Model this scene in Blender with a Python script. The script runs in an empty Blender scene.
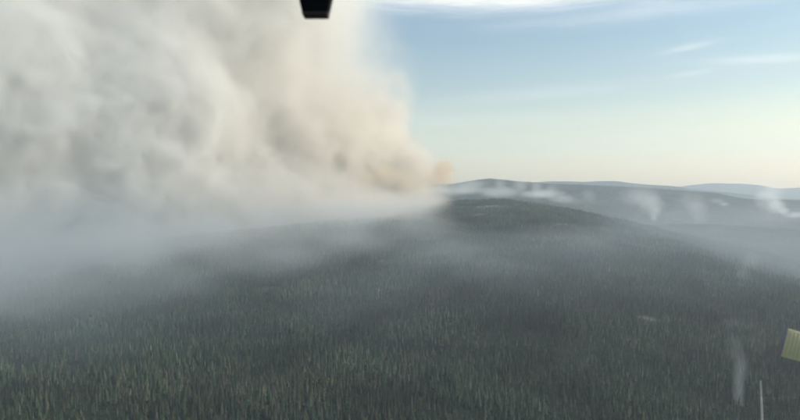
import bpy, bmesh, math, random
import numpy as np
from mathutils import Vector

SC = bpy.context.scene
COL = SC.collection
R = math.radians
rng = np.random.default_rng(11)
random.seed(11)

# ------------------------------------------------------------------ camera
EYE = 290.0                                   # metres above the valley floor
cam_data = bpy.data.cameras.new('camera')
cam = bpy.data.objects.new('camera', cam_data)
COL.objects.link(cam)
cam.location = (0, 0, EYE)
cam.rotation_euler = (R(90 - 1.64), 0, 0)
cam_data.sensor_width = 36.0
cam_data.lens = 28.26
cam_data.clip_start = 0.05
cam_data.clip_end = 80000
cam_data.dof.use_dof = True                   # the aircraft pieces close to the lens are out of focus
cam_data.dof.focus_distance = 2500
cam_data.dof.aperture_fstop = 5.0
SC.camera = cam

# ------------------------------------------------------------------ light
SUN_EL, SUN_AZ = R(25), R(88)
sun_dir = Vector((math.sin(SUN_AZ) * math.cos(SUN_EL), math.cos(SUN_AZ) * math.cos(SUN_EL), math.sin(SUN_EL)))
sl = bpy.data.lights.new('sun', 'SUN')
sl.energy = 4.3
sl.angle = R(0.5)
sl.color = (1.0, 0.91, 0.79)
sun = bpy.data.objects.new('sun', sl)
sun.rotation_euler = sun_dir.to_track_quat('Z', 'Y').to_euler()
COL.objects.link(sun)

SC.view_settings.view_transform = 'Standard'
SC.view_settings.look = 'None'
SC.view_settings.exposure = 0.66
SC.view_settings.gamma = 1.0
SC.cycles.max_bounces = 8
SC.cycles.volume_bounces = 4
SC.cycles.volume_step_rate = 2.0
SC.cycles.use_adaptive_sampling = True
SC.cycles.adaptive_threshold = 0.04
SC.cycles.diffuse_bounces = 2
SC.cycles.volume_max_steps = 512
SC.cycles.use_denoising = True

HAZE_DENSITY = 7.5e-5


def N(nt, kind, **kw):
    n = nt.nodes.new(kind)
    for k, v in kw.items():
        setattr(n, k, v)
    return n


def setin(n, **kw):
    for k, v in kw.items():
        n.inputs[k.replace('_', ' ')].default_value = v


def mth(nt, op, a, b=None, c=None, clamp=False):
    n = nt.nodes.new('ShaderNodeMath')
    n.operation = op
    n.use_clamp = clamp
    for i, q in enumerate((a, b, c)):
        if q is None:
            continue
        if isinstance(q, (int, float)):
            n.inputs[i].default_value = q
        else:
            nt.links.new(q, n.inputs[i])
    return n.outputs[0]


world = bpy.data.worlds.new('World')
SC.world = world
world.use_nodes = True
nt = world.node_tree
bg = nt.nodes['Background']
bg.inputs['Strength'].default_value = 0.095
sky = N(nt, 'ShaderNodeTexSky', sky_type='NISHITA', sun_disc=False, sun_elevation=SUN_EL, sun_rotation=SUN_AZ)
sky.altitude = 400
sky.air_density = 1.0
sky.dust_density = 2.5
sky.ozone_density = 1.0
# thin cirrus: noise on the plane of a high cloud layer
tc = N(nt, 'ShaderNodeTexCoord')
sep = N(nt, 'ShaderNodeSeparateXYZ')
nt.links.new(tc.outputs['Generated'], sep.inputs[0])
X, Y, Z = sep.outputs
el = Z
az = mth(nt, 'ARCTAN2', X, Y)
comb = N(nt, 'ShaderNodeCombineXYZ')
nt.links.new(mth(nt, 'MULTIPLY', az, 2.6), comb.inputs[0])
nt.links.new(mth(nt, 'MULTIPLY', el, 24.0), comb.inputs[1])
nz = N(nt, 'ShaderNodeTexNoise')
nz.inputs['Scale'].default_value = 1.0
nz.inputs['Detail'].default_value = 9.0
nz.inputs['Roughness'].default_value = 0.66
nz.inputs['Distortion'].default_value = 0.5
nt.links.new(comb.outputs[0], nz.inputs['Vector'])
wob = mth(nt, 'MULTIPLY', mth(nt, 'SUBTRACT', nz.outputs['Fac'], 0.5), 1.0)


def blob(a0, e0, wa, we, amp, tilt=0.0):
    """an elongated cirrus streak around azimuth a0, height e0 (radians)"""
    da = mth(nt, 'DIVIDE', mth(nt, 'SUBTRACT', az, a0), wa)
    ee = mth(nt, 'SUBTRACT', el, e0)
    if tilt:
        ee = mth(nt, 'SUBTRACT', ee, mth(nt, 'MULTIPLY', mth(nt, 'SUBTRACT', az, a0), tilt))
    ee = mth(nt, 'ADD', ee, mth(nt, 'MULTIPLY', wob, we * 2.2))
    de = mth(nt, 'DIVIDE', ee, we)
    r2 = mth(nt, 'ADD', mth(nt, 'MULTIPLY', da, da), mth(nt, 'MULTIPLY', de, de))
    g = mth(nt, 'POWER', 2.718, mth(nt, 'MULTIPLY', r2, -1.0))
    return mth(nt, 'MULTIPLY', g, amp)


acc = None
for b in ((0.20, 0.286, 0.42, 0.016, 0.62, -0.01), (0.62, 0.262, 0.40, 0.010, 0.35, 0.02), (0.15, 0.300, 0.25, 0.014, 0.4, 0.0),
          (0.425, 0.203, 0.035, 0.0045, 0.40, 0.13), (0.52, 0.180, 0.075, 0.0055, 0.36, -0.04),
          (0.22, 0.150, 0.16, 0.010, 0.20, 0.05), (0.43, 0.168, 0.03, 0.004, 0.22, 0.1), (0.10, 0.112, 0.30, 0.012, 0.16, 0.0),
          (-0.5, 0.32, 0.5, 0.02, 0.4, 0.0), (1.3, 0.24, 0.5, 0.02, 0.35, 0.0), (-1.6, 0.2, 0.5, 0.02, 0.3, 0.0)):
    v = blob(*b)
    acc = v if acc is None else mth(nt, 'ADD', acc, v)
rough = mth(nt, 'MULTIPLY_ADD', nz.outputs['Fac'], 3.4, -0.75)
cl = mth(nt, 'MULTIPLY', acc, rough, clamp=True)
mixc = N(nt, 'ShaderNodeMix', data_type='RGBA')
nt.links.new(cl, mixc.inputs[0])
mixc.inputs[7].default_value = (8.0, 7.9, 7.6, 1)
# the dusty air of a fire season: creamy towards the horizon, cleaner blue higher up
tint = N(nt, 'ShaderNodeValToRGB')
te = tint.color_ramp.elements
te[0].position, te[0].color = 0.0, (2.55, 1.88, 0.80, 1)
te[1].position, te[1].color = 0.34, (0.45, 0.82, 1.0, 1)
t2 = te.new(0.15)
t2.color = (1.03, 1.07, 0.90, 1)
t3 = te.new(0.07)
t3.color = (1.80, 1.48, 0.82, 1)
nt.links.new(mth(nt, 'MAXIMUM', el, 0.0), tint.inputs[0])
mul = N(nt, 'ShaderNodeMix', data_type='RGBA', blend_type='MULTIPLY')
mul.inputs[0].default_value = 1.0
nt.links.new(sky.outputs[0], mul.inputs[6])
nt.links.new(tint.outputs[0], mul.inputs[7])
nt.links.new(mul.outputs[2], mixc.inputs[6])
nt.links.new(mixc.outputs[2], bg.inputs['Color'])


# ------------------------------------------------------------------ helpers
def tag(o, label=None, cat=None, group=None, kind=None):
    for k, v in (('label', label), ('category', cat), ('group', group), ('kind', kind)):
        if v:
            o[k] = v
    return o


def mesh_obj(name, me, parent=None, loc=None):
    o = bpy.data.objects.new(name, me)
    COL.objects.link(o)
    if parent:
        o.parent = parent
    if loc is not None:
        o.location = loc
    return o


def new_mat(name):
    m = bpy.data.materials.new(name)
    m.use_nodes = True
    return m, m.node_tree, m.node_tree.nodes['Principled BSDF']


def spline_w(n, ext, cell, off):
    """cubic B-spline weights: n samples over ext metres from a lattice of the given cell"""
    m = int(ext / cell) + 5
    p = np.linspace(0, ext, n) / cell + 1 + off
    i = np.floor(p).astype(int)
    f = p - i
    W = np.zeros((n, m), np.float32)
    ws = ((1 - f) ** 3 / 6, (3 * f ** 3 - 6 * f ** 2 + 4) / 6, (-3 * f ** 3 + 3 * f ** 2 + 3 * f + 1) / 6, f ** 3 / 6)
    for k in range(4):
        W[np.arange(n), np.clip(i - 1 + k, 0, m - 1)] += ws[k]
    return W


def noise3(res, ext, cell, seed, aniso=(1, 1, 1)):
    g = np.random.default_rng(seed)
    W = [spline_w(res[k], ext[k], cell * aniso[k], g.random()) for k in range(3)]
    lat = g.standard_normal([w.shape[1] for w in W]).astype(np.float32)
    a = np.tensordot(W[2], lat, (1, 2))            # z,x,y
    a = np.tensordot(W[1], a, (1, 2))              # y,z,x
    a = np.tensordot(W[0], a, (1, 2))              # x,y,z
    return a * 1.9                                  # roughly unit variance


def fbm3(res, ext, cell, octs, seed, gain=0.55, aniso=(1, 1, 1), billow=False):
    s = 0
    a = 1.0
    tot = 0
    for k in range(octs):
        n = noise3(res, ext, cell / 2 ** k, seed + k, aniso)
        if billow:
            n = np.abs(n) - 0.8
        s = s + n * a
        tot += a * a
        a *= gain
    return s / math.sqrt(tot)


_lat = {}


def noise2(x, y, cell, seed):
    """value noise at scattered points, smooth"""
    if seed not in _lat:
        _lat[seed] = np.random.default_rng(seed).standard_normal((256, 256)).astype(np.float32)
    L = _lat[seed]
    u = x / cell + 1000.37
    v = y / cell + 1000.71
    i = np.floor(u).astype(int)
    j = np.floor(v).astype(int)
    fu = u - i
    fv = v - j
    fu = fu * fu * (3 - 2 * fu)
    fv = fv * fv * (3 - 2 * fv)
    i &= 255
    j &= 255
    i1 = (i + 1) & 255
    j1 = (j + 1) & 255
    return (L[i, j] * (1 - fu) + L[i1, j] * fu) * (1 - fv) + (L[i, j1] * (1 - fu) + L[i1, j1] * fu) * fv


def sst(a, b, x):
    t = np.clip((x - a) / (b - a), 0, 1)
    return t * t * (3 - 2 * t)


# ------------------------------------------------------------------ terrain height
def P(u, v, d):
    """a crest point known from its bearing and height angle, at a distance d"""
    return ((u - 400) / 628 * d, d, EYE - (v - 192) / 628 * d)


TREE = 11.0
RIDGES = [
    # crest points, half width towards the viewer, half width beyond
    ([(*P(-300, 232, 4400), 900), (*P(0, 228, 4200), 900), (*P(200, 216, 3900), 1000), (*P(340, 207, 3550), 1250), (*P(400, 203.5, 3420), 1600), (*P(440, 202, 3350), 2000), P(470, 199.5, 3300), P(505, 198.5, 3250),
      (*P(560, 206.5, 3150), 2000), (*P(620, 219, 3000), 1300), (*P(655, 230, 2850), 900), (*P(682, 245, 2650), 650), (*P(703, 258, 2500), 500), (*P(745, 285, 2200), 400)], 2350, 480),
    ([P(600, 240, 4500), P(650, 236, 4400), P(680, 231, 4300), P(708, 225, 4200), P(743, 229.5, 4150), P(798, 237, 4050), P(900, 250, 3900), P(1050, 262, 3800)], 1100, 900),
    ([P(715, 281, 2300), P(765, 275, 2350), P(830, 272, 2400), P(950, 268, 2500)], 350, 400),
    ([P(380, 196, 6500), P(455, 190, 6600), P(480, 180, 6400), P(490, 178.6, 6300), P(520, 181.5, 6400), P(545, 184, 6500), P(598, 185.5, 6600), P(655, 188.5, 6600),
      P(680, 190.5, 6500), P(713, 195, 6400), P(751, 199.5, 6200), P(798, 200.5, 6200), P(900, 204, 6200), P(1100, 212, 6000)], 1500, 1500),
    ([P(-500, 184, 10500), P(0, 183, 10500), P(300, 186, 10200), P(480, 182, 10200), P(530, 181.5, 10200), P(570, 180, 10200), P(610, 180.3, 10200), P(650, 184, 10000), P(690, 188.5, 9800),
      P(740, 195, 9500)], 2200, 2500),
    ([P(600, 192, 13500), P(660, 189, 13500), P(690, 186.2, 13500), P(715, 181.8, 13500), P(735, 182.6, 13500), P(760, 186.5, 13400), P(780, 187.4, 13300), P(830, 186, 13300),
      P(950, 184, 13000), P(1200, 185, 13000)], 2500, 2500),
]


def height(x, y):
    x = np.asarray(x, np.float64)
    y = np.asarray(y, np.float64)
    d = np.hypot(x, y)
    h = 8 * noise2(x, y, 420, 1) + 3 * noise2(x, y, 130, 2) + 1.0 * noise2(x, y, 47, 3) + 40 * sst(3500, 9000, d) * (1 + 0.5 * noise2(x, y, 1800, 4))
    h *= sst(200, 900, d) * 0.6 + 0.4
    for pts, wf, wb in RIDGES:
        top = np.full(x.shape, -1e3)
        rn = noise2(x, y, 330.0 + 0.05 * wf, 7)
        for (x0, y0, z0, *w0), (x1, y1, z1, *w1) in zip(pts[:-1], pts[1:]):
            dx, dy = x1 - x0, y1 - y0
            t = np.clip(((x - x0) * dx + (y - y0) * dy) / (dx * dx + dy * dy), 0, 1)
            px, py = x0 + t * dx, y0 + t * dy
            wa, wz = (w0 or [wf])[0], (w1 or [wf])[0]
            q = np.hypot(x - px, y - py)
            cosf = ((x - px) * (-0.5 if wf == 2350 else -0.15) + (y - py) * -0.87) / (q + 1.0)
            w = wb + (wa + t * (wz - wa) - wb) * sst(0.30, 0.95, cosf)
            s = np.clip(1 - q / w, 0, 1)
            prof = s ** 1.05 * (1 + 0.45 * (1 - s) * s)
            top = np.maximum(top, (z0 + t * (z1 - z0) - TREE * 0.8) * prof * (1 + 0.2 * rn * (1 - s)))
        k = 14.0
        hh = np.clip(0.5 + 0.5 * (top - h) / k, 0, 1)
        h = h * (1 - hh) + top * hh
    return h


# dirt road through the forest (centre line in plan) and small clearings
ROAD = [(372, 640), (466, 800), (513, 884), (557, 962)]


def road_dist(x, y):
    best = np.full(np.shape(x), 1e9)
    for (x0, y0), (x1, y1) in zip(ROAD[:-1], ROAD[1:]):
        dx, dy = x1 - x0, y1 - y0
        t = np.clip(((x - x0) * dx + (y - y0) * dy) / (dx * dx + dy * dy), 0, 1)
        best = np.minimum(best, np.hypot(x - x0 - t * dx, y - y0 - t * dy))
    return best


CLEAR = [(425, 2940, 110, 95, 0.0), (505, 1255, 26, 18, 0.3), (330, 2700, 60, 26, 0.4), (-330, 1560, 34, 22, 0.1),
         (640, 2450, 60, 24, 0.5), (90, 2150, 50, 26, 0.3), (1400, 3300, 90, 50, 0.2), (-40, 1850, 30, 24, 0.0)]


def clearing(x, y):
    c = np.zeros(np.shape(x))
    for cx, cy, a, b, r in CLEAR:
        dx, dy = x - cx, y - cy
        p = dx * math.cos(r) + dy * math.sin(r)
        q = -dx * math.sin(r) + dy * math.cos(r)
        e = np.sqrt((p / a) ** 2 + (q / b) ** 2) + 0.22 * noise2(x, y, 23, 9)
        c = np.maximum(c, 1 - sst(0.85, 1.1, e))
    return c


# ------------------------------------------------------------------ ground sheet
def build_ground():
    front = np.arange(-50, 50.01, 0.3)
    back = np.arange(54, 306.1, 4.0)
    ang = np.radians(np.concatenate([front, back]))
    rad = [0.0]
    r = 60.0
    while r < 16500:
        rad.append(r)
        r *= 1.0135 if r < 9000 else 1.03
    rad = np.array(rad + [17000])
    na, nr = len(ang), len(rad)
    A, RR = np.meshgrid(ang, rad[1:], indexing='ij')
    x = (np.sin(A) * RR).ravel()
    y = (np.cos(A) * RR).ravel()
    z = height(x, y)
    z[(RR.ravel() > 16600)] -= 150
    co = np.stack([x, y, z], 1)
    co = np.vstack([co, [[0, 0, float(height(np.array([0.0]), np.array([0.0]))[0])]]])
    nr1 = nr - 1
    i = np.arange(na)[:, None]
    j = np.arange(nr1 - 1)[None, :]
    i2 = (i + 1) % na
    q = np.stack([i * nr1 + j, i * nr1 + j + 1, i2 * nr1 + j + 1, i2 * nr1 + j], -1).reshape(-1, 4)
    faces = q.tolist() + [[na * nr1, k * nr1, ((k + 1) % na) * nr1] for k in range(na)]
    me = bpy.data.meshes.new('ground')
    me.from_pydata(co.tolist(), [], faces)
    me.polygons.foreach_set('use_smooth', [True] * len(me.polygons))
    at = me.attributes.new('clearing', 'FLOAT', 'POINT')
    at.data.foreach_set('value', clearing(co[:, 0], co[:, 1]).astype(np.float32))
    m, nt, bs = new_mat('forest_floor')
    g = N(nt, 'ShaderNodeNewGeometry')
    n1 = N(nt, 'ShaderNodeTexNoise')
    n1.inputs['Scale'].default_value = 0.004
    n1.inputs['Detail'].default_value = 6
    nt.links.new(g.outputs['Position'], n1.inputs['Vector'])
    n2 = N(nt, 'ShaderNodeTexNoise')
    n2.inputs['Scale'].default_value = 0.09
    n2.inputs['Detail'].default_value = 3
    nt.links.new(g.outputs['Position'], n2.inputs['Vector'])
    cr = N(nt, 'ShaderNodeValToRGB')
    e = cr.color_ramp.elements
    e[0].position, e[0].color = 0.35, (0.010, 0.017, 0.012, 1)
    e[1].position, e[1].color = 0.68, (0.032, 0.040, 0.024, 1)
    mixf = mth(nt, 'ADD', mth(nt, 'MULTIPLY', n1.outputs['Fac'], 0.5), mth(nt, 'MULTIPLY', n2.outputs['Fac'], 0.5))
    nt.links.new(mixf, cr.inputs[0])
    atn = N(nt, 'ShaderNodeAttribute', attribute_name='clearing')
    mx = N(nt, 'ShaderNodeMix', data_type='RGBA')
    cf = mth(nt, 'MULTIPLY', atn.outputs['Fac'], mth(nt, 'MULTIPLY_ADD', n2.outputs['Fac'], 1.2, 0.3), clamp=True)
    nt.links.new(cf, mx.inputs[0])
    nt.links.new(cr.outputs[0], mx.inputs[6])
    mx.inputs[7].default_value = (0.12, 0.115, 0.10, 1)
    nt.links.new(mx.outputs[2], bs.inputs['Base Color'])
    bs.inputs['Roughness'].default_value = 0.95
    bs.inputs['Specular IOR Level'].default_value = 0.1
    bp = N(nt, 'ShaderNodeBump')
    bp.inputs['Distance'].default_value = 4.0
    bp.inputs['Strength'].default_value = 0.8
    nt.links.new(n2.outputs['Fac'], bp.inputs['Height'])
    nt.links.new(bp.outputs[0], bs.inputs['Normal'])
    me.materials.append(m)
    o = mesh_obj('ground', me)
    tag(o, 'forested valley floor and hills reaching to the horizon', kind='structure')


build_ground()


def build_road():
    pts = []
    for (x0, y0), (x1, y1) in zip(ROAD[:-1], ROAD[1:]):
        n = max(2, int(math.hypot(x1 - x0, y1 - y0) / 6))
        for k in range(n):
            t = k / n
            pts.append((x0 + (x1 - x0) * t, y0 + (y1 - y0) * t))
    pts = np.array(pts)
    for _ in range(12):
        pts[1:-1] = (pts[:-2] + 2 * pts[1:-1] + pts[2:]) / 4
    d = np.gradient(pts, axis=0)
    d /= np.hypot(d[:, 0], d[:, 1])[:, None]
    nrm = np.stack([d[:, 1], -d[:, 0]], 1)
    rows = []
    offs = (-1.5, -0.75, 0, 0.75, 1.5)
    for o in offs:
        rows.append(pts + nrm * o)
    a = np.stack(rows, 1).reshape(-1, 2)
    hz = height(a[:, 0], a[:, 1]).reshape(-1, 5)
    hz = np.repeat(hz.max(1)[:, None], 5, 1) + np.array([0.1, 0.25, 0.32, 0.25, 0.1]) + 0.3
    co = np.column_stack([a, hz.ravel()])
    n = len(pts)
    f = [[i * 5 + j, i * 5 + j + 1, (i + 1) * 5 + j + 1, (i + 1) * 5 + j] for i in range(n - 1) for j in range(4)]
    me = bpy.data.meshes.new('dirt_road')
    me.from_pydata(co.tolist(), [], f)
    m, nt, bs = new_mat('pale_dirt')
    g = N(nt, 'ShaderNodeNewGeometry')
    n1 = N(nt, 'ShaderNodeTexNoise')
    n1.inputs['Scale'].default_value = 0.3
    nt.links.new(g.outputs['Position'], n1.inputs['Vector'])
    cr = N(nt, 'ShaderNodeValToRGB')
    cr.color_ramp.elements[0].color = (0.15, 0.145, 0.12, 1)
    cr.color_ramp.elements[1].color = (0.26, 0.25, 0.21, 1)
    nt.links.new(n1.outputs['Fac'], cr.inputs[0])
    nt.links.new(cr.outputs[0], bs.inputs['Base Color'])
    bs.inputs['Roughness'].default_value = 0.95
    me.materials.append(m)
    tag(mesh_obj('dirt_road', me), 'pale dirt track running through a narrow gap in the forest', kind='structure')


build_road()


# ------------------------------------------------------------------ trees
def foliage_mat(name, cols, rand=0.5, spec=0.15):
    m, nt, bs = new_mat(name)
    oi = N(nt, 'ShaderNodeObjectInfo')
    cr = N(nt, 'ShaderNodeValToRGB')
    els = cr.color_ramp.elements
    while len(els) < len(cols):
        els.new(0.5)
    for k, c in enumerate(cols):
        els[k].position = k / (len(cols) - 1)
        els[k].color = (*c, 1)
    nt.links.new(oi.outputs['Random'], cr.inputs[0])
    tcn = N(nt, 'ShaderNodeTexCoord')
    n1 = N(nt, 'ShaderNodeTexNoise')
    n1.inputs['Scale'].default_value = 0.9
    nt.links.new(tcn.outputs['Object'], n1.inputs['Vector'])
    hv = N(nt, 'ShaderNodeHueSaturation')
    n3 = N(nt, 'ShaderNodeTexNoise')                  # stands of lighter and darker trees
    n3.inputs['Scale'].default_value = 0.0065
    n3.inputs['Detail'].default_value = 3
    nt.links.new(oi.outputs['Location'], n3.inputs['Vector'])
    val = mth(nt, 'MULTIPLY', mth(nt, 'MULTIPLY_ADD', n1.outputs['Fac'], 1.2, 0.4), mth(nt, 'MULTIPLY_ADD', n3.outputs['Fac'], 3.4, -0.65))
    nt.links.new(mth(nt, 'MAXIMUM', val, 0.3), hv.inputs['Value'])
    nt.links.new(cr.outputs[0], hv.inputs['Color'])
    nt.links.new(hv.outputs[0], bs.inputs['Base Color'])
    bs.inputs['Roughness'].default_value = 0.75
    bs.inputs['Specular IOR Level'].default_value = spec
    return m


M_SPRUCE = foliage_mat('spruce_needles', [(0.015, 0.032, 0.018), (0.026, 0.048, 0.025), (0.020, 0.042, 0.027), (0.048, 0.068, 0.038), (0.085, 0.10, 0.060)])
M_BROWN = foliage_mat('brown_needles', [(0.070, 0.060, 0.045), (0.085, 0.078, 0.055), (0.06, 0.062, 0.045)])
M_BIRCH = foliage_mat('birch_leaves', [(0.065, 0.095, 0.040), (0.09, 0.11, 0.050), (0.05, 0.085, 0.040)])
M_BARK = foliage_mat('grey_bark', [(0.10, 0.085, 0.07), (0.15, 0.13, 0.115)])
M_SNAG = foliage_mat('bare_grey_wood', [(0.20, 0.19, 0.175), (0.28, 0.265, 0.24), (0.16, 0.14, 0.12)])


class MB:
    def __init__(s):
        s.v, s.f, s.m = [], [], []

    def tri(s, a, b, c, m=0):
        k = len(s.v)
        s.v += [a, b, c]
        s.f.append((k, k + 1, k + 2))
        s.m.append(m)

    def quad(s, a, b, c, d, m=0):
        k = len(s.v)
        s.v += [a, b, c, d]
        s.f.append((k, k + 1, k + 2, k + 3))
        s.m.append(m)

    def cone(s, r0, r1, z0, z1, n=5, m=0, lean=(0, 0)):
        k = len(s.v)
        for z, r, q in ((z0, r0, 0), (z1, r1, 1)):
            for i in range(n):
                a = 2 * math.pi * i / n
                s.v.append((r * math.cos(a) + lean[0] * q, r * math.sin(a) + lean[1] * q, z))
        for i in range(n):
            s.f.append((k + i, k + (i + 1) % n, k + n + (i + 1) % n, k + n + i))
            s.m.append(m)

    def mesh(s, name, mats):
        me = bpy.data.meshes.new(name)
        me.from_pydata(s.v, [], s.f)
        for q in mats:
            me.materials.append(q)
        me.polygons.foreach_set('material_index', s.m)
        return me


def spruce_crown(mb, h, r, rd, tiers, spikes, base=0.12, m=0, x0=0, y0=0, sparse=0.0):
    """drooping boughs in whorls, thinning to a spire"""
    for t in range(tiers):
        q = t / tiers
        z = h * (base + (1 - base) * q ** 0.92)
        rr = r * (1 - q) ** 0.8 * rd.uniform(0.75, 1.15) + 0.18
        dz = h * (1 - base) / tiers
        a0 = rd.uniform(0, 6.28)
        for k in range(spikes):
            if rd.random() < sparse:
                continue
            a = a0 + 6.283 * (k + rd.uniform(-.3, .3)) / spikes
            L = rr * rd.uniform(0.65, 1.2)
            w = 3.3 / spikes * rd.uniform(0.8, 1.2)
            drop = L * rd.uniform(0.25, 0.55)
            c, s_ = math.cos(a), math.sin(a)
            top = (x0, y0, z + dz * 1.35)
            l = (x0 + L * 0.75 * math.cos(a - w * .5), y0 + L * 0.75 * math.sin(a - w * .5), z - drop * 0.5)
            rgt = (x0 + L * 0.75 * math.cos(a + w * .5), y0 + L * 0.75 * math.sin(a + w * .5), z - drop * 0.6)
            tip = (x0 + L * c, y0 + L * s_, z - drop)
            mb.tri(top, l, tip, m)
            mb.tri(top, tip, rgt, m)
    mb.cone(0.12, 0.01, h * 0.97, h * 1.06, 3, m)


def leaf_crown(mb, h, r, rd, n, m=0, x0=0, y0=0, size=0.8):
    for _ in range(n):
        a = rd.uniform(0, 6.283)
        el_ = rd.uniform(-1, 1)
        q = rd.uniform(0.45, 1.0) ** 0.5
        cx = x0 + r * q * math.cos(a) * math.sqrt(1 - el_ * el_)
        cy = y0 + r * q * math.sin(a) * math.sqrt(1 - el_ * el_)
        cz = h * 0.62 + h * 0.36 * q * el_
        s_ = size * rd.uniform(0.6, 1.3)
        p = [(cx + rd.uniform(-s_, s_), cy + rd.uniform(-s_, s_), cz + rd.uniform(-s_, s_)) for _ in range(4)]
        mb.quad(*p, m)


def make_kind(kind, seed, lod):
    """crown and trunk meshes of one tree (unit: metres, about 16 m high)"""
    rd = random.Random(seed)
    cm, tm = MB(), MB()
    if kind == 'spruce' or kind == 'brown':
        h = rd.uniform(11, 15)
        r = rd.uniform(2.3, 3.5)
        tiers, sp = ((12, 9), (9, 7))[lod]
        spruce_crown(cm, h, r, rd, tiers, sp, base=rd.uniform(0.08, 0.2), sparse=0.12 if kind == 'spruce' else 0.35)
        tm.cone(0.24, 0.05, -1, h * 0.97, 5)
    elif kind == 'birch':
        h = rd.uniform(8, 10)
        leaf_crown(cm, h, rd.uniform(2.0, 2.7), rd, (170, 90)[lod], size=(0.75, 1.0)[lod])
        tm.cone(0.2, 0.06, -1, h * 0.8, 5)
    else:
        h = rd.uniform(8, 11)
        tm.cone(0.22, 0.03, -1, h, 5)
        for _ in range(34):
            z = h * rd.uniform(0.25, 0.95)
            a = rd.uniform(0, 6.283)
            L = (1 - z / h) * 2.2 + 0.5
            tip = (L * math.cos(a), L * math.sin(a), z - L * rd.uniform(0, .5))
            cm.tri((0, 0, z + 0.18), (0, 0, z - 0.12), tip)
            cm.tri((0.12, 0, z), (-0.12, 0, z), tip)
    return cm, tm


KINDS = {
    'spruce': (M_SPRUCE, M_BARK), 'brown': (M_BROWN, M_BARK), 'birch': (M_BIRCH, M_BARK), 'snag': (M_SNAG, M_SNAG)}
PROTO = bpy.data.collections.new('tree_kinds')       # not linked: sources for the far forest
protos = []


def proto(mb, name, mats):
    o = bpy.data.objects.new('%02d_%s' % (len(protos), name), mb.mesh(name, mats))
    PROTO.objects.link(o)
    protos.append(o)


def joined(cm, tm):
    k = len(cm.v)
    cm.v += tm.v
    cm.f += [tuple(i + k for i in f) for f in tm.f]
    cm.m += [1] * len(tm.f)
    return cm


N_SPR, N_BRN, N_BIR, N_SNG = 6, 3, 2, 3
for kind, n in (('spruce', N_SPR), ('brown', N_BRN), ('birch', N_BIR), ('snag', N_SNG)):
    for s in range(n):
        cm, tm = make_kind(kind, 100 + s + len(kind), 1)
        proto(joined(cm, tm), kind, KINDS[kind])
S_MID = len(protos)
for s in range(8):                                     # stands of several trees for the hillsides far off
    rd = random.Random(900 + s)
    mb = MB()
    for _ in range(9):
        x0, y0 = rd.uniform(-10, 10), rd.uniform(-10, 10)
        h = rd.uniform(8, 15)
        mi = 0 if rd.random() < 0.8 else (1 if rd.random() < 0.5 else 2)
        spruce_crown(mb, h, rd.uniform(1.8, 2.6), rd, 5, 5, 0.05, mi, x0, y0)
    proto(mb, 'stand', (M_SPRUCE, M_BROWN, M_BIRCH))
S_FAR = len(protos)
for s in range(5):
    rd = random.Random(950 + s)
    mb = MB()
    for _ in range(14):
        x0, y0 = rd.uniform(-20, 20), rd.uniform(-20, 20)
        h = rd.uniform(11, 19)
        spruce_crown(mb, h, rd.uniform(2.5, 4), rd, 3, 5, 0.0, 0, x0, y0)
    proto(mb, 'wide_stand', (M_SPRUCE,))


def scatter(d0, d1, cell, half_ang):
    n = int(math.ceil(d1 / cell))
    gx = np.arange(-n, n + 1) * cell
    gy = np.arange(int(d0 * 0.5 / cell), n + 1) * cell
    X_, Y_ = np.meshgrid(gx, gy, indexing='ij')
    X_ = X_.ravel()
    Y_ = Y_.ravel()
    d = np.hypot(X_, Y_)
    m = (d > d0) & (d < d1) & (np.abs(np.arctan2(X_, Y_)) < half_ang)
    X_, Y_ = X_[m], Y_[m]
    X_ = X_ + rng.uniform(-.48, .48, X_.size) * cell
    Y_ = Y_ + rng.uniform(-.48, .48, Y_.size) * cell
    return X_, Y_


# singles near, stands further off
tx, ty = scatter(640, 2500, 7.3, R(37))
pn = noise2(tx, ty, 85, 21) + 0.7 * noise2(tx, ty, 32, 22)
keep = (road_dist(tx, ty) > 4.0) & (clearing(tx, ty) < 0.4) & (rng.random(tx.size) < np.clip(0.95 - 0.30 * np.maximum(0, pn - 0.3), 0.2, 1))
tx, ty, pn = tx[keep], ty[keep], pn[keep]
u = rng.random(tx.size)
brn = 0.12 + 0.20 * noise2(tx, ty, 150, 23)
bir = 0.03 + 0.14 * np.maximum(0, noise2(tx, ty, 110, 24))
sng = 0.06
kind = np.where(u < brn, 1, np.where(u < brn + bir, 2, np.where(u < brn + bir + sng, 3, 0)))
base_i = np.array([0, N_SPR, N_SPR + N_BRN, N_SPR + N_BRN + N_BIR])
cnt = np.array([N_SPR, N_BRN, N_BIR, N_SNG])
pick = base_i[kind] + (rng.random(tx.size) * cnt[kind]).astype(int)
tsc = np.clip(rng.normal(0.96, 0.27, tx.size) + 0.20 * noise2(tx, ty, 60, 25), 0.4, 1.6)
tz = height(tx, ty) - 0.2
rot = rng.uniform(0, 6.283, tx.size)
near_d = np.hypot(tx, ty)
# the 300 that show largest: nearest with their tops inside the frame
f_px = 628.0
cosp, sinp = math.cos(R(1.64)), math.sin(R(1.64))


def to_px(x, y, z):
    dz = z - EYE
    fwd = y * cosp - dz * sinp
    up = dz * cosp + y * sinp
    return 400 + 628 * x / fwd, 210 - 628 * up / fwd


uu, vv = to_px(tx, ty, tz + 11 * tsc)
cand = np.where((vv < 418.5) & (uu > 2) & (uu < 798))[0]
cand = cand[np.argsort(near_d[cand])][:300]
is_near = np.zeros(tx.size, bool)
is_near[cand] = True

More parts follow.
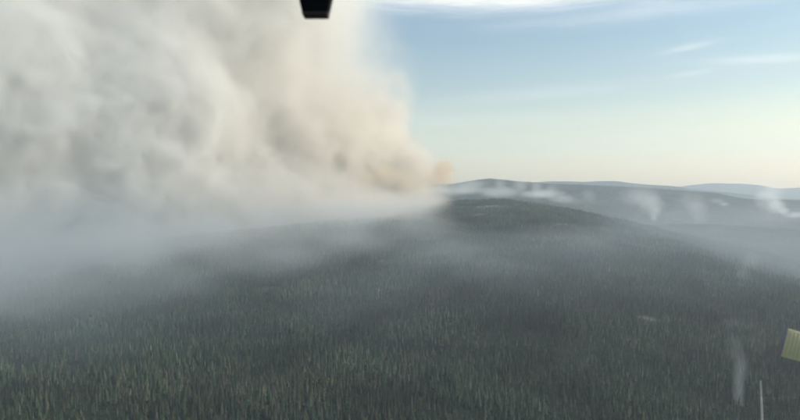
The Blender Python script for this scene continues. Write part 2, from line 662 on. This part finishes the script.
sx, sy = scatter(2500, 5600, 17.5, R(37))
k = (clearing(sx, sy) < 0.35) & (road_dist(sx, sy) > 10)
sx, sy = sx[k], sy[k]
fx, fy = scatter(5600, 8200, 34, R(37))
ax = np.concatenate([tx[~is_near], sx, fx])
ay = np.concatenate([ty[~is_near], sy, fy])
apick = np.concatenate([pick[~is_near], S_MID + rng.integers(0, 8, sx.size), S_FAR + rng.integers(0, 5, fx.size)])
asc = np.concatenate([tsc[~is_near], rng.normal(1, .2, sx.size), rng.normal(1, .1, fx.size)])
arot = rng.uniform(0, 6.283, ax.size)
az_ = height(ax, ay) - 0.3
print('forest points', ax.size)


def build_forest():
    me = bpy.data.meshes.new('forest')
    me.vertices.add(ax.size)
    me.vertices.foreach_set('co', np.column_stack([ax, ay, az_]).astype(np.float32).ravel())
    for nm, ty_, arr in (('pick', 'INT', apick.astype(np.int32)), ('size', 'FLOAT', asc.astype(np.float32)), ('turn', 'FLOAT', arot.astype(np.float32))):
        a = me.attributes.new(nm, ty_, 'POINT')
        a.data.foreach_set('value', arr)
    o = mesh_obj('forest', me)
    tag(o, 'dense spruce forest covering the valley floor and the hillsides', 'forest', kind='stuff')
    ng = bpy.data.node_groups.new('forest', 'GeometryNodeTree')
    ng.interface.new_socket('Geometry', in_out='INPUT', socket_type='NodeSocketGeometry')
    ng.interface.new_socket('Geometry', in_out='OUTPUT', socket_type='NodeSocketGeometry')
    gi, go = N(ng, 'NodeGroupInput'), N(ng, 'NodeGroupOutput')
    ci = N(ng, 'GeometryNodeCollectionInfo')
    ci.inputs['Collection'].default_value = PROTO
    ci.inputs['Separate Children'].default_value = True
    ci.inputs['Reset Children'].default_value = True
    ip = N(ng, 'GeometryNodeInstanceOnPoints')
    ip.inputs['Pick Instance'].default_value = True
    ng.links.new(gi.outputs[0], ip.inputs['Points'])
    ng.links.new(ci.outputs[0], ip.inputs['Instance'])

    def at(nm, t):
        n = N(ng, 'GeometryNodeInputNamedAttribute', data_type=t)
        n.inputs[0].default_value = nm
        return n.outputs[0]
    ng.links.new(at('pick', 'INT'), ip.inputs['Instance Index'])
    ng.links.new(at('size', 'FLOAT'), ip.inputs['Scale'])
    cx = N(ng, 'ShaderNodeCombineXYZ')
    ng.links.new(at('turn', 'FLOAT'), cx.inputs[2])
    ng.links.new(cx.outputs[0], ip.inputs['Rotation'])
    ng.links.new(ip.outputs[0], go.inputs[0])
    md = o.modifiers.new('trees', 'NODES')
    md.node_group = ng


build_forest()

# the nearest 300 trees, each a thing with trunk and crown
LAB = {
    0: ('spruce_tree', 'narrow dark green spruce in the closest rows of the forest', 'spruces in the closest rows of the forest'),
    1: ('dying_spruce_tree', 'thinning brown spruce in the closest rows of the forest', 'brown spruces in the closest rows of the forest'),
    2: ('birch_tree', 'rounded yellow-green leafy tree in the closest rows of the forest', 'leafy trees in the closest rows of the forest'),
    3: ('dead_tree', 'bare grey dead trunk standing in the closest rows of the forest', 'dead trees in the closest rows of the forest')}
near_mesh = {}
for ki, (kn, n) in enumerate((('spruce', 8), ('brown', 4), ('birch', 3), ('snag', 4))):
    near_mesh[ki] = []
    for s in range(n):
        cm, tm = make_kind(kn, 300 + s * 7 + ki, 0)
        near_mesh[ki].append((cm.mesh('crown', (KINDS[kn][0],)), tm.mesh('trunk', (KINDS[kn][1],))))
for i in cand:
    ki = int(kind[i])
    nm, lab, grp = LAB[ki]
    root = bpy.data.objects.new(nm, None)
    COL.objects.link(root)
    root.location = (tx[i], ty[i], tz[i])
    root.rotation_euler = (0, 0, rot[i])
    root.scale = (tsc[i],) * 3
    tag(root, lab, 'tree', grp)
    cme, tme = random.choice(near_mesh[ki])
    mesh_obj('trunk', tme, root)
    mesh_obj('branches' if ki == 3 else 'crown', cme, root)

# ------------------------------------------------------------------ smoke
def smoke_mat(name, color, aniso=0.3, dens=1.0, tan=None, absorb=None):
    m = bpy.data.materials.new(name)
    m.use_nodes = True
    nt = m.node_tree
    nt.nodes.clear()
    om = N(nt, 'ShaderNodeOutputMaterial')
    pv = N(nt, 'ShaderNodeVolumePrincipled')
    nt.links.new(pv.outputs[0], om.inputs['Volume'])
    pv.inputs['Color'].default_value = (*color, 1)
    pv.inputs['Density'].default_value = dens * 0.001
    pv.inputs['Anisotropy'].default_value = aniso
    if tan:
        (cx, cy, cz), rad, tcol = tan       # fresh brown smoke close to the fire
        g = N(nt, 'ShaderNodeNewGeometry')
        tcn = N(nt, 'ShaderNodeTexCoord')
        vd = N(nt, 'ShaderNodeVectorMath', operation='SUBTRACT')
        nt.links.new(tcn.outputs['Object'], vd.inputs[0])
        vd.inputs[1].default_value = (cx, cy, cz)
        vs = N(nt, 'ShaderNodeVectorMath', operation='LENGTH')
        nt.links.new(vd.outputs[0], vs.inputs[0])
        mr = N(nt, 'ShaderNodeMapRange')
        mr.inputs['From Min'].default_value = rad * 0.25
        mr.inputs['From Max'].default_value = rad
        mr.inputs['To Min'].default_value = 1
        mr.inputs['To Max'].default_value = 0
        nt.links.new(vs.outputs['Value'], mr.inputs['Value'])
        mx = N(nt, 'ShaderNodeMix', data_type='RGBA')
        nt.links.new(mr.outputs[0], mx.inputs[0])
        mx.inputs[6].default_value = (*color, 1)
        mx.inputs[7].default_value = (*tcol, 1)
        nt.links.new(mx.outputs[2], pv.inputs['Color'])
    return m


def volume_obj(name, lo, hi, res, dens, mat):
    """a smoke volume whose density is the given array, laid on a voxel grid"""
    n = int(np.prod(res))
    me = bpy.data.meshes.new(name + '_density')
    me.vertices.add(n)
    a = me.attributes.new('dens', 'FLOAT', 'POINT')
    a.data.foreach_set('value', np.ascontiguousarray(dens * 1000.0, np.float32).ravel())
    src = bpy.data.objects.new(name + '_density', me)
    ng = bpy.data.node_groups.new(name, 'GeometryNodeTree')
    ng.interface.new_socket('Geometry', in_out='INPUT', socket_type='NodeSocketGeometry')
    ng.interface.new_socket('Geometry', in_out='OUTPUT', socket_type='NodeSocketGeometry')
    out = N(ng, 'NodeGroupOutput')
    oi = N(ng, 'GeometryNodeObjectInfo')
    oi.inputs[0].default_value = src
    pos = N(ng, 'GeometryNodeInputPosition')
    sp = N(ng, 'ShaderNodeSeparateXYZ')
    ng.links.new(pos.outputs[0], sp.inputs[0])
    idx = None
    for k in range(3):
        m = N(ng, 'ShaderNodeMapRange')
        m.inputs['From Min'].default_value = lo[k]
        m.inputs['From Max'].default_value = hi[k]
        m.inputs['To Min'].default_value = 0
        m.inputs['To Max'].default_value = res[k] - 1
        ng.links.new(sp.outputs[k], m.inputs['Value'])
        r_ = mth(ng, 'ROUND', m.outputs[0])
        idx = r_ if idx is None else mth(ng, 'MULTIPLY_ADD', idx, float(res[k]), r_)
    at = N(ng, 'GeometryNodeInputNamedAttribute', data_type='FLOAT')
    at.inputs[0].default_value = 'dens'
    si = N(ng, 'GeometryNodeSampleIndex', data_type='FLOAT', domain='POINT')
    ng.links.new(oi.outputs['Geometry'], si.inputs['Geometry'])
    ng.links.new(at.outputs[0], si.inputs['Value'])
    ng.links.new(idx, si.inputs['Index'])
    vc = N(ng, 'GeometryNodeVolumeCube')
    ng.links.new(si.outputs[0], vc.inputs['Density'])
    vc.inputs['Min'].default_value = lo
    vc.inputs['Max'].default_value = hi
    for k, q in enumerate('XYZ'):
        vc.inputs['Resolution ' + q].default_value = res[k]
    sm = N(ng, 'GeometryNodeSetMaterial')
    sm.inputs['Material'].default_value = mat
    ng.links.new(vc.outputs[0], sm.inputs[0])
    ng.links.new(sm.outputs[0], out.inputs[0])
    vd = bpy.data.volumes.new(name)
    vd.materials.append(mat)
    vd.render.clipping = 0.0
    o = bpy.data.objects.new(name, vd)
    COL.objects.link(o)
    md = o.modifiers.new('smoke', 'NODES')
    md.node_group = ng
    return o


def grid(lo, hi, step):
    res = tuple(int((hi[k] - lo[k]) / step) + 1 for k in range(3))
    hi = tuple(lo[k] + (res[k] - 1) * step for k in range(3))
    ax_ = [np.linspace(lo[k], hi[k], res[k], dtype=np.float32) for k in range(3)]
    return lo, hi, res, tuple((hi[k] - lo[k]) for k in range(3)), ax_


def plume():
    lo, hi, res, ext, A = grid((-3300, 1050, -10), (520, 4900, 1540), 13.0)
    x = A[0][:, None, None]
    y = A[1][None, :, None]
    z = A[2][None, None, :]
    gx, gy = np.meshgrid(A[0], A[1], indexing='ij')
    gh = height(gx, gy).astype(np.float32)[:, :, None]
    big = fbm3(res, ext, 640, 2, 40, 0.6)
    mid = fbm3(res, ext, 290, 4, 50, 0.64, billow=True)
    fine = fbm3(res, ext, 70, 2, 60, 0.65, billow=True)
    # right-hand face of the rising column
    xe = np.interp(A[2], [200, 300, 355, 463, 517, 626, 788, 923, 1059, 1221, 1400, 1600],
                   [110, 100, 90, 70, 10, -40, -50, 0, -10, -50, -210, -330]).astype(np.float32)[None, None, :]
    xr = xe + 0.10 * (y - 3350)                            # leans with the wind
    s_right = xr - x
    xm = np.minimum(x, 0)
    y_near = 3080 + 0.86 * xm + 0.10 * (z - 300)
    y_near = np.where(x > 0, 3080 + 0.35 * x, y_near)
    y_far = 3700 + 0.25 * (-xm) - 0.3 * np.maximum(x, 0)
    s_y = np.minimum(y - y_near, y_far - y)
    zb = -140 + gh * 0.9 + 0 * x          # lifted base of the drifting smoke
    s_b = (z - zb) * 1.0
    s = np.minimum(s_right, s_y)
    amp = 0.72 + 0.28 * sst(60, -420, x) - 0.46 * sst(-400, -1000, x)
    s = s + (110 * big - 150 * mid - 40 * fine) * amp
    sb = s_b + 45 * big - 40 * mid
    core = sst(0, 26 + 90 * sst(-450, -50, x) + 200 * sst(600, 1200, z) + 60 * sst(300, 100, z), s) * sst(-40, 280, sb)
    var = np.clip(0.80 + 0.45 * big - 0.22 * mid - 0.18 * fine, 0.35, 2.4)
    thin_top = 1 - 0.90 * sst(520, 1050, z) * sst(-800, -60, x)
    hollow = 1 - 0.8 * np.exp(-(((x + 560) / 110) ** 2 + ((z - 1170) / 110) ** 2))
    d = 0.0125 * core * var * thin_top * hollow
    # thin shadowed smoke hanging under and in front of the drifting mass
    fr = 1330 + 0.95 * (x + 830) + 0.0 * z
    fr = np.maximum(fr, 1120)
    low = sst(0, 760, y - fr - 240 * big + 60 * mid) * sst(150, -400, x) * (1 - sst(60, 260, z - gh * 0.8 - 60 * big)) * sst(-30, 30, z - gh + 20)
    d = np.maximum(d, 0.00125 * low * np.clip(0.65 + 0.7 * big - 0.7 * mid - 0.3 * fine, 0.03, 2.4))
    # denser smoke spilling over the crest and down the near slope
    ys = 2150 + 0.22 * x
    spill = sst(0, 800, y - ys - 150 * big + 50 * mid) * sst(270, 0, x + 60 * big + 30 * mid) * (1 - sst(0.25, 1.0, (z - gh + 30 * mid) / (110 + 200 * sst(0, -450, x)))) * sst(-30, 10, z - gh + 20)
    d = np.maximum(d, 0.0050 * spill * np.clip(0.55 + 0.7 * big - 0.85 * mid - 0.45 * fine, 0.03, 2.6))
    # fade at the sides of the grid
    edge = sst(lo[0], lo[0] + 300, x) * sst(hi[1], hi[1] - 200, y) * sst(hi[2], hi[2] - 60, z)
    d = d * edge
    d[d < 2e-5] = 0
    m = smoke_mat('plume_smoke', (0.935, 0.94, 0.93), 0.35, 1.0, tan=((20, 3100, 430), 1300, (0.955, 0.905, 0.83)))
    N_ = volume_obj('smoke_plume', lo, hi, res, d, m)
    tag(N_, 'huge pale grey and tan smoke plume billowing over the forest from the ridge fire', 'smoke plume')


plume()


def puffs(name, label, pts, step, seed, color, rho, aniso=0.35, group=None, soft=0.9, tan=None, kind=None, cat='smoke column'):
    """smoke made of overlapping puffs (x, y, z, rx, ry, rz, strength) with a torn edge"""
    P_ = np.array(pts, float)
    pad = 1.5
    lo = tuple((P_[:, k] - P_[:, 3 + k] * pad).min() for k in range(3))
    hi = tuple((P_[:, k] + P_[:, 3 + k] * pad).max() for k in range(3))
    lo, hi, res, ext, A = grid(lo, hi, step)
    n1 = fbm3(res, ext, max(step * 10, 40), 3, seed, 0.6)
    n2 = fbm3(res, ext, max(step * 5, 20), 2, seed + 9, 0.6, billow=True)
    d = np.zeros(res, np.float32)
    for cx, cy, cz, rx, ry, rz, w in pts:
        q = np.sqrt(((A[0][:, None, None] - cx) / rx) ** 2 + ((A[1][None, :, None] - cy) / ry) ** 2 + ((A[2][None, None, :] - cz) / rz) ** 2)
        d = np.maximum(d, w * sst(1.15, 1.15 - soft, q + 0.20 * n1 + 0.16 * n2))
    d = rho * d * np.clip(0.75 + 0.4 * n1, 0.1, 2)
    for ax_i in range(3):
        sh = [1, 1, 1]
        sh[ax_i] = res[ax_i]
        t = np.linspace(0, 1, res[ax_i]).reshape(sh)
        d = d * sst(0, 0.06, t) * sst(1, 0.94, t)
    d[d < rho * 0.004] = 0
    m = smoke_mat(name + '_smoke', color, aniso, 1.0, tan)
    o = volume_obj(name, lo, hi, res, d, m)
    tag(o, label, cat, group, kind)
    return o


def C(u_, v_, d_, w_, h_, dd, s_):
    """one puff from bearing, height angle, distance; w, h in the same angular units"""
    x_, y_, z_ = P(u_, v_, d_)
    return (x_, y_, z_, w_ / 628 * d_, dd, h_ / 628 * d_, s_)


# fresh tan puffs over the fire at the crest
puffs('fire_smoke', 'tan round puff of fresh smoke at the right foot of the plume, above the crest', [
    C(435, 174, 3330, 17, 12, 80, 1), C(446, 171, 3330, 9, 11, 60, 1), C(426, 181, 3420, 10, 6, 60, .7), C(442, 164, 3420, 4, 7, 26, .5), C(448, 182, 3420, 9, 4, 40, .5)],
    6.0, 70, (0.935, 0.79, 0.61), 0.040, tan=None, cat='smoke puff')
puffs('fire_smoke', 'orange-tan smoke boiling up in front of the base of the large plume', [
    C(385, 174, 2920, 18, 13, 70, 1), C(366, 182, 2880, 16, 10, 70, .8), C(404, 178, 3000, 12, 12, 60, .8), C(420, 190, 3250, 18, 7, 90, .5), C(404, 198, 3150, 20, 8, 90, .5), C(376, 168, 3160, 12, 11, 60, .8), C(402, 182, 3200, 12, 7, 60, .7), C(398, 162, 3200, 7, 10, 40, .5), C(412, 172, 3300, 9, 14, 50, .7), C(408, 154, 3350, 9, 13, 50, .6), C(418, 182, 3350, 12, 6, 60, .7)],
    7.0, 77, (0.945, 0.83, 0.66), 0.012, tan=None, cat='smoke puff')
# white smoke creeping along the back of the crest
puffs('crest_smoke', 'bright white smoke lying along the back of the wooded crest', [
    C(455, 190, 3600, 34, 6, 160, .55), C(500, 192, 3700, 26, 6, 160, .45), C(540, 194, 3650, 26, 5, 150, .55), C(564, 199, 3500, 12, 4, 70, 1), C(552, 193, 3550, 8, 9, 60, .5), C(536, 189, 3600, 7, 12, 60, .5), C(520, 186, 3650, 10, 11, 80, .35), C(500, 187, 3650, 8, 10, 80, .35), C(590, 196, 3500, 8, 9, 80, .2),
    C(575, 201, 3450, 9, 3, 60, .6), C(470, 184, 3800, 20, 5, 160, .3)],
    10.0, 80, (0.97, 0.97, 0.96), 0.010, cat='smoke bank')
for nm_, lab, pts, rho in (
    ('smoke_column', 'white smoke column with a bright foot just behind the long wooded slope',
     [C(654, 217, 3900, 4, 5, 30, 1), C(655, 210, 3900, 8, 8, 50, .6), C(650, 203, 3950, 14, 10, 90, .38), C(640, 197, 4000, 20, 10, 110, .25)], 0.013),
    ('smoke_column', 'faint smoke wisp standing over the valley between two brighter columns',
     [C(700, 218, 4600, 7, 8, 60, .6), C(697, 208, 4600, 11, 10, 80, .5), C(690, 200, 4700, 14, 9, 90, .3)], 0.006),
    ('smoke_column', 'small white smoke spot on the far wooded slope under the blue hill',
     [C(725, 204, 5600, 6, 3, 60, 1), C(718, 201, 5600, 9, 4, 60, .4)], 0.0060),
    ('smoke_column', 'broad white smoke column slanting up the far slope near the frame edge',
     [C(783, 211, 5200, 6, 4, 50, 1), C(776, 206, 5200, 9, 8, 70, .8), C(768, 199, 5300, 13, 11, 90, .5), C(772, 190, 5400, 14, 12, 90, .25), C(798, 216, 5200, 14, 5, 90, .5)], 0.013),
):
    puffs(nm_, lab, pts, 10.0, 90 + len(lab), (0.97, 0.97, 0.96), rho, group='small smoke columns on the far slopes')
# smoke lying in the valley behind the slope
puffs('valley_smoke', 'pale smoke pooled in the valley behind the long wooded slope', [
    C(620, 205, 4700, 60, 12, 350, .5), C(690, 214, 4800, 70, 12, 380, .9), C(770, 216, 4900, 80, 13, 380, 1), C(860, 222, 4900, 80, 14, 380, 1)],
    30.0, 120, (0.96, 0.95, 0.95), 0.00040, kind='stuff', cat='smoke')
puffs('valley_smoke', 'thin pale smoke filling the side valley at the foot of the long slope', [
    C(735, 250, 3100, 60, 26, 500, .8), C(790, 262, 2800, 60, 30, 500, .8), C(860, 262, 2900, 80, 30, 600, .8), C(700, 236, 3700, 40, 14, 350, .6)],
    30.0, 123, (0.88, 0.94, 1.0), 0.00012, kind='stuff', cat='smoke')
# thin bluish smoke over the slope in front, shade put into its colour
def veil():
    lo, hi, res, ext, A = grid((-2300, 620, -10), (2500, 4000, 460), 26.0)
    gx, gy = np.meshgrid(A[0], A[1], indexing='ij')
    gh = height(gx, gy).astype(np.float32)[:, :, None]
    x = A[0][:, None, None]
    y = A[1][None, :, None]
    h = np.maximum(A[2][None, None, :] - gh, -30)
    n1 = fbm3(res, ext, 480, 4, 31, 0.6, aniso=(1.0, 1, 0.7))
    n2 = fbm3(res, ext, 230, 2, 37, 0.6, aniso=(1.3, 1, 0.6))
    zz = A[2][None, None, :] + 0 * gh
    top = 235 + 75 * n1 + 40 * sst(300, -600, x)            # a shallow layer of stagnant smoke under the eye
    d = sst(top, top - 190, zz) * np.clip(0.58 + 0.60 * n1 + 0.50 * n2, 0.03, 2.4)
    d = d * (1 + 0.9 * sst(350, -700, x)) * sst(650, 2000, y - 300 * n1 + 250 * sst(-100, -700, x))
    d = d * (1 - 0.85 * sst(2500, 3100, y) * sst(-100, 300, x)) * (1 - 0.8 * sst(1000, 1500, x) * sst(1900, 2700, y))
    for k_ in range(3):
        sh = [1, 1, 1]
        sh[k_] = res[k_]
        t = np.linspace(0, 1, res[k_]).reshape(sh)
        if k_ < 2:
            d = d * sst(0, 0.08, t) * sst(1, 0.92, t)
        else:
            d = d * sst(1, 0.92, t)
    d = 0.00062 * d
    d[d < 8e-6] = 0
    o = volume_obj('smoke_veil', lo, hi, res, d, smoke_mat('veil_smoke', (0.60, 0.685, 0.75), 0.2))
    tag(o, 'thin bluish smoke with shade put into its colour, drifting over the forest slope', 'smoke', kind='stuff')


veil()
puffs('smoke_drift', 'grey smoke sinking from the plume over the left forest and hillside', [
    C(418, 203, 2950, 30, 11, 240, .8), C(395, 209, 2650, 40, 15, 300, .9), C(345, 217, 2350, 55, 19, 340, 1), C(285, 225, 2200, 62, 22, 340, 1), C(215, 236, 2050, 68, 26, 340, 1),
    C(130, 250, 1950, 76, 31, 360, .95), C(30, 264, 1880, 86, 36, 360, .9), C(-90, 272, 1800, 100, 38, 360, .9), C(150, 284, 1550, 80, 22, 300, .5), C(50, 296, 1430, 100, 26, 300, .5),
    C(-60, 302, 1430, 90, 28, 300, .5), C(270, 254, 1780, 80, 24, 300, .5), C(350, 238, 1950, 66, 20, 280, .5), C(410, 228, 2150, 50, 18, 240, .4),
    C(440, 255, 1800, 60, 24, 220, .28), C(500, 275, 1550, 60, 22, 220, .20), C(560, 245, 1950, 70, 20, 220, .18)],
    20.0, 151, (0.82, 0.85, 0.872), 0.0060, soft=1.12, kind='stuff', cat='smoke')
puffs('smoke_drift', 'denser patch of low blue-grey smoke with a ragged lower edge on the middle slope', [
    C(440, 280, 1950, 50, 22, 120, .9), C(490, 268, 2150, 46, 28, 150, .9), C(540, 285, 1950, 40, 18, 120, .6)],
    14.0, 131, (0.80, 0.90, 1.0), 0.0006, kind='stuff', cat='smoke')
puffs('smoke_wisp', 'slender bluish smoke wisp rising out of the forest beside the pale track', [
    C(745, 424, 840, 7, 26, 10, .8), C(741, 396, 850, 6, 22, 10, .8), C(743, 370, 860, 6, 20, 12, .6), C(738, 348, 870, 7, 14, 12, .4)],
    3.0, 140, (0.84, 0.92, 1.0), 0.019, cat='smoke wisp')
puffs('smoke_wisp', 'faint pale smoke wisp standing at the foot of the slope above the yellow fairing', [
    C(741, 300, 1650, 6, 16, 26, .8), C(744, 280, 1700, 7, 14, 26, .7), C(740, 318, 1600, 12, 10, 30, .5), C(752, 262, 1800, 10, 12, 30, .3)],
    6.0, 141, (0.86, 0.93, 1.0), 0.011, cat='smoke wisp')
puffs('smoke_wisp', 'low smear of bluish smoke over the forest beside the yellow fairing', [
    C(736, 330, 1250, 20, 11, 60, .6), C(752, 346, 1150, 14, 9, 40, .5), C(782, 400, 900, 14, 10, 24, .5)],
    6.0, 142, (0.80, 0.87, 0.93), 0.0045, cat='smoke wisp')


# ------------------------------------------------------------------ haze in the air
def build_haze():
    bm = bmesh.new()
    bmesh.ops.create_cube(bm, size=1.0)
    me = bpy.data.meshes.new('haze')
    bm.to_mesh(me)
    bm.free()
    o = mesh_obj('haze', me, loc=(0, 0, 700))
    o.scale = (36000, 36000, 1900)
    m = bpy.data.materials.new('haze_air')
    m.use_nodes = True
    nt = m.node_tree
    nt.nodes.clear()
    om = N(nt, 'ShaderNodeOutputMaterial')
    pv = N(nt, 'ShaderNodeVolumePrincipled')
    pv.inputs['Color'].default_value = (0.80, 0.91, 1.0, 1)
    pv.inputs['Density'].default_value = HAZE_DENSITY
    pv.inputs['Anisotropy'].default_value = 0.2
    nt.links.new(pv.outputs[0], om.inputs['Volume'])
    me.materials.append(m)
    tag(o, 'pale blue haze filling the air over the whole valley', 'haze', kind='stuff')


build_haze()


# ------------------------------------------------------------------ pieces of the aircraft close to the lens
def bevel_mesh(name, build, width, mat, segs=3):
    bm = bmesh.new()
    build(bm)
    bmesh.ops.recalc_face_normals(bm, faces=bm.faces)
    bmesh.ops.bevel(bm, geom=list(bm.edges), offset=width, segments=segs, affect='EDGES', profile=0.6)
    me = bpy.data.meshes.new(name)
    bm.to_mesh(me)
    bm.free()
    for p in me.polygons:
        p.use_smooth = True
    me.materials.append(mat)
    return me


def loft(bm, sections):
    """closed prism through quads: each section is (z, x0, x1, y0, y1)"""
    rings = []
    for z, x0, x1, y0, y1 in sections:
        rings.append([bm.verts.new(p) for p in ((x0, y0, z), (x1, y0, z), (x1, y1, z), (x0, y1, z))])
    for a, b in zip(rings[:-1], rings[1:]):
        for i in range(4):
            bm.faces.new((a[i], a[(i + 1) % 4], b[(i + 1) % 4], b[i]))
    bm.faces.new(rings[0][::-1])
    bm.faces.new(rings[-1])


def aircraft_bracket():
    m, nt_, bs = new_mat('black_rubberised_metal')
    bs.inputs['Base Color'].default_value = (0.003, 0.003, 0.004, 1)
    bs.inputs['Roughness'].default_value = 0.85
    bs.inputs['Specular IOR Level'].default_value = 0.15
    m2, nt_, bs2 = new_mat('brown_highlight_tint')
    bs2.inputs['Base Color'].default_value = (0.035, 0.020, 0.016, 1)  # faint brown highlight on the tip, painted as the cap's colour
    bs2.inputs['Roughness'].default_value = 0.7
    s = 1 / 628.0
    root = bpy.data.objects.new('aircraft_bracket', None)
    COL.objects.link(root)
    x_, y_, z_ = (316.5 - 400) * s, 1.0, EYE + (192 - 19.0) * s
    root.location = (x_, y_, z_)
    tag(root, 'black tapered bracket of the aircraft hanging into the top of the view', 'bracket')
    # arm: from just above the tip up beyond the frame
    me = bevel_mesh('housing', lambda bm: loft(bm, [(4.0 * s, -12.9 * s, 12.9 * s, -.011, .011), (19 * s, -16.2 * s, 16.2 * s, -.013, .013),
                                                    (60 * s, -22 * s, 22 * s, -.017, .017), (200 * s, -24 * s, 24 * s, -.018, .018)]), .0012, m)
    mesh_obj('housing', me, root)
    me = bevel_mesh('end_cap', lambda bm: loft(bm, [(0, -11.4 * s, 11.4 * s, -.009, .009), (1.2 * s, -12.4 * s, 12.4 * s, -.0105, .0105), (4.0 * s, -13.2 * s, 13.2 * s, -.0115, .0115)]), .0009, m2)
    mesh_obj('end_cap', me, root)


aircraft_bracket()


def aircraft_panel():
    m, nt_, bs = new_mat('dull_yellow_paint')
    g = N(nt_, 'ShaderNodeTexCoord')
    n1 = N(nt_, 'ShaderNodeTexNoise')
    n1.inputs['Scale'].default_value = 60
    nt_.links.new(g.outputs['Object'], n1.inputs['Vector'])
    cr = N(nt_, 'ShaderNodeValToRGB')
    cr.color_ramp.elements[0].color = (0.66, 0.55, 0.31, 1)
    cr.color_ramp.elements[1].color = (0.82, 0.70, 0.42, 1)
    nt_.links.new(n1.outputs['Fac'], cr.inputs[0])
    nt_.links.new(cr.outputs[0], bs.inputs['Base Color'])
    bs.inputs['Roughness'].default_value = 0.6
    m2, nt_, bs2 = new_mat('violet_grey_edge_shadow')
    bs2.inputs['Base Color'].default_value = (0.34, 0.28, 0.27, 1)  # purple shadow along the plate's thickness, painted into the strip's colour
    bs2.inputs['Roughness'].default_value = 0.6
    d = 1.6
    s = d / 628.0
    root = bpy.data.objects.new('aircraft_fairing', None)
    COL.objects.link(root)
    root.location = ((787 - 400) * s, d, EYE + (192 - 344) * s)
    root.rotation_euler = (0, R(16), 0)
    tag(root, 'small dull yellow ribbed fairing of the aircraft at the right edge', 'fairing')

    def body(bm):
        vs = [(0.5 * s, -14 * s), (60 * s, -13 * s), (60 * s, 15 * s), (0.0, 14.5 * s)]
        a = [bm.verts.new((x_, 0, z_)) for x_, z_ in vs]
        b = [bm.verts.new((x_, .012, z_)) for x_, z_ in vs]
        bm.faces.new(a)
        bm.faces.new(b[::-1])
        for i in range(4):
            bm.faces.new((a[i], b[i], b[(i + 1) % 4], a[(i + 1) % 4]))
    mesh_obj('plate', bevel_mesh('plate', body, .0008, m, 2), root)
    rib = bevel_mesh('rib', lambda bm: loft(bm, [(-12 * s, -.35 * s, .35 * s, -.002, .001), (12.6 * s, -.35 * s, .35 * s, -.002, .001)]), .0004, m, 1)
    for k_ in range(14):
        mesh_obj('rib', rib, root, ((4.0 + 4.0 * k_) * s, 0, 0))
    edge = bevel_mesh('edge_strip', lambda bm: loft(bm, [(-14.3 * s, -0.7 * s, -.05 * s, -.001, .013), (14.8 * s, -1.1 * s, -.35 * s, -.001, .013)]), .0005, m2, 1)
    mesh_obj('edge_strip', edge, root)


aircraft_panel()
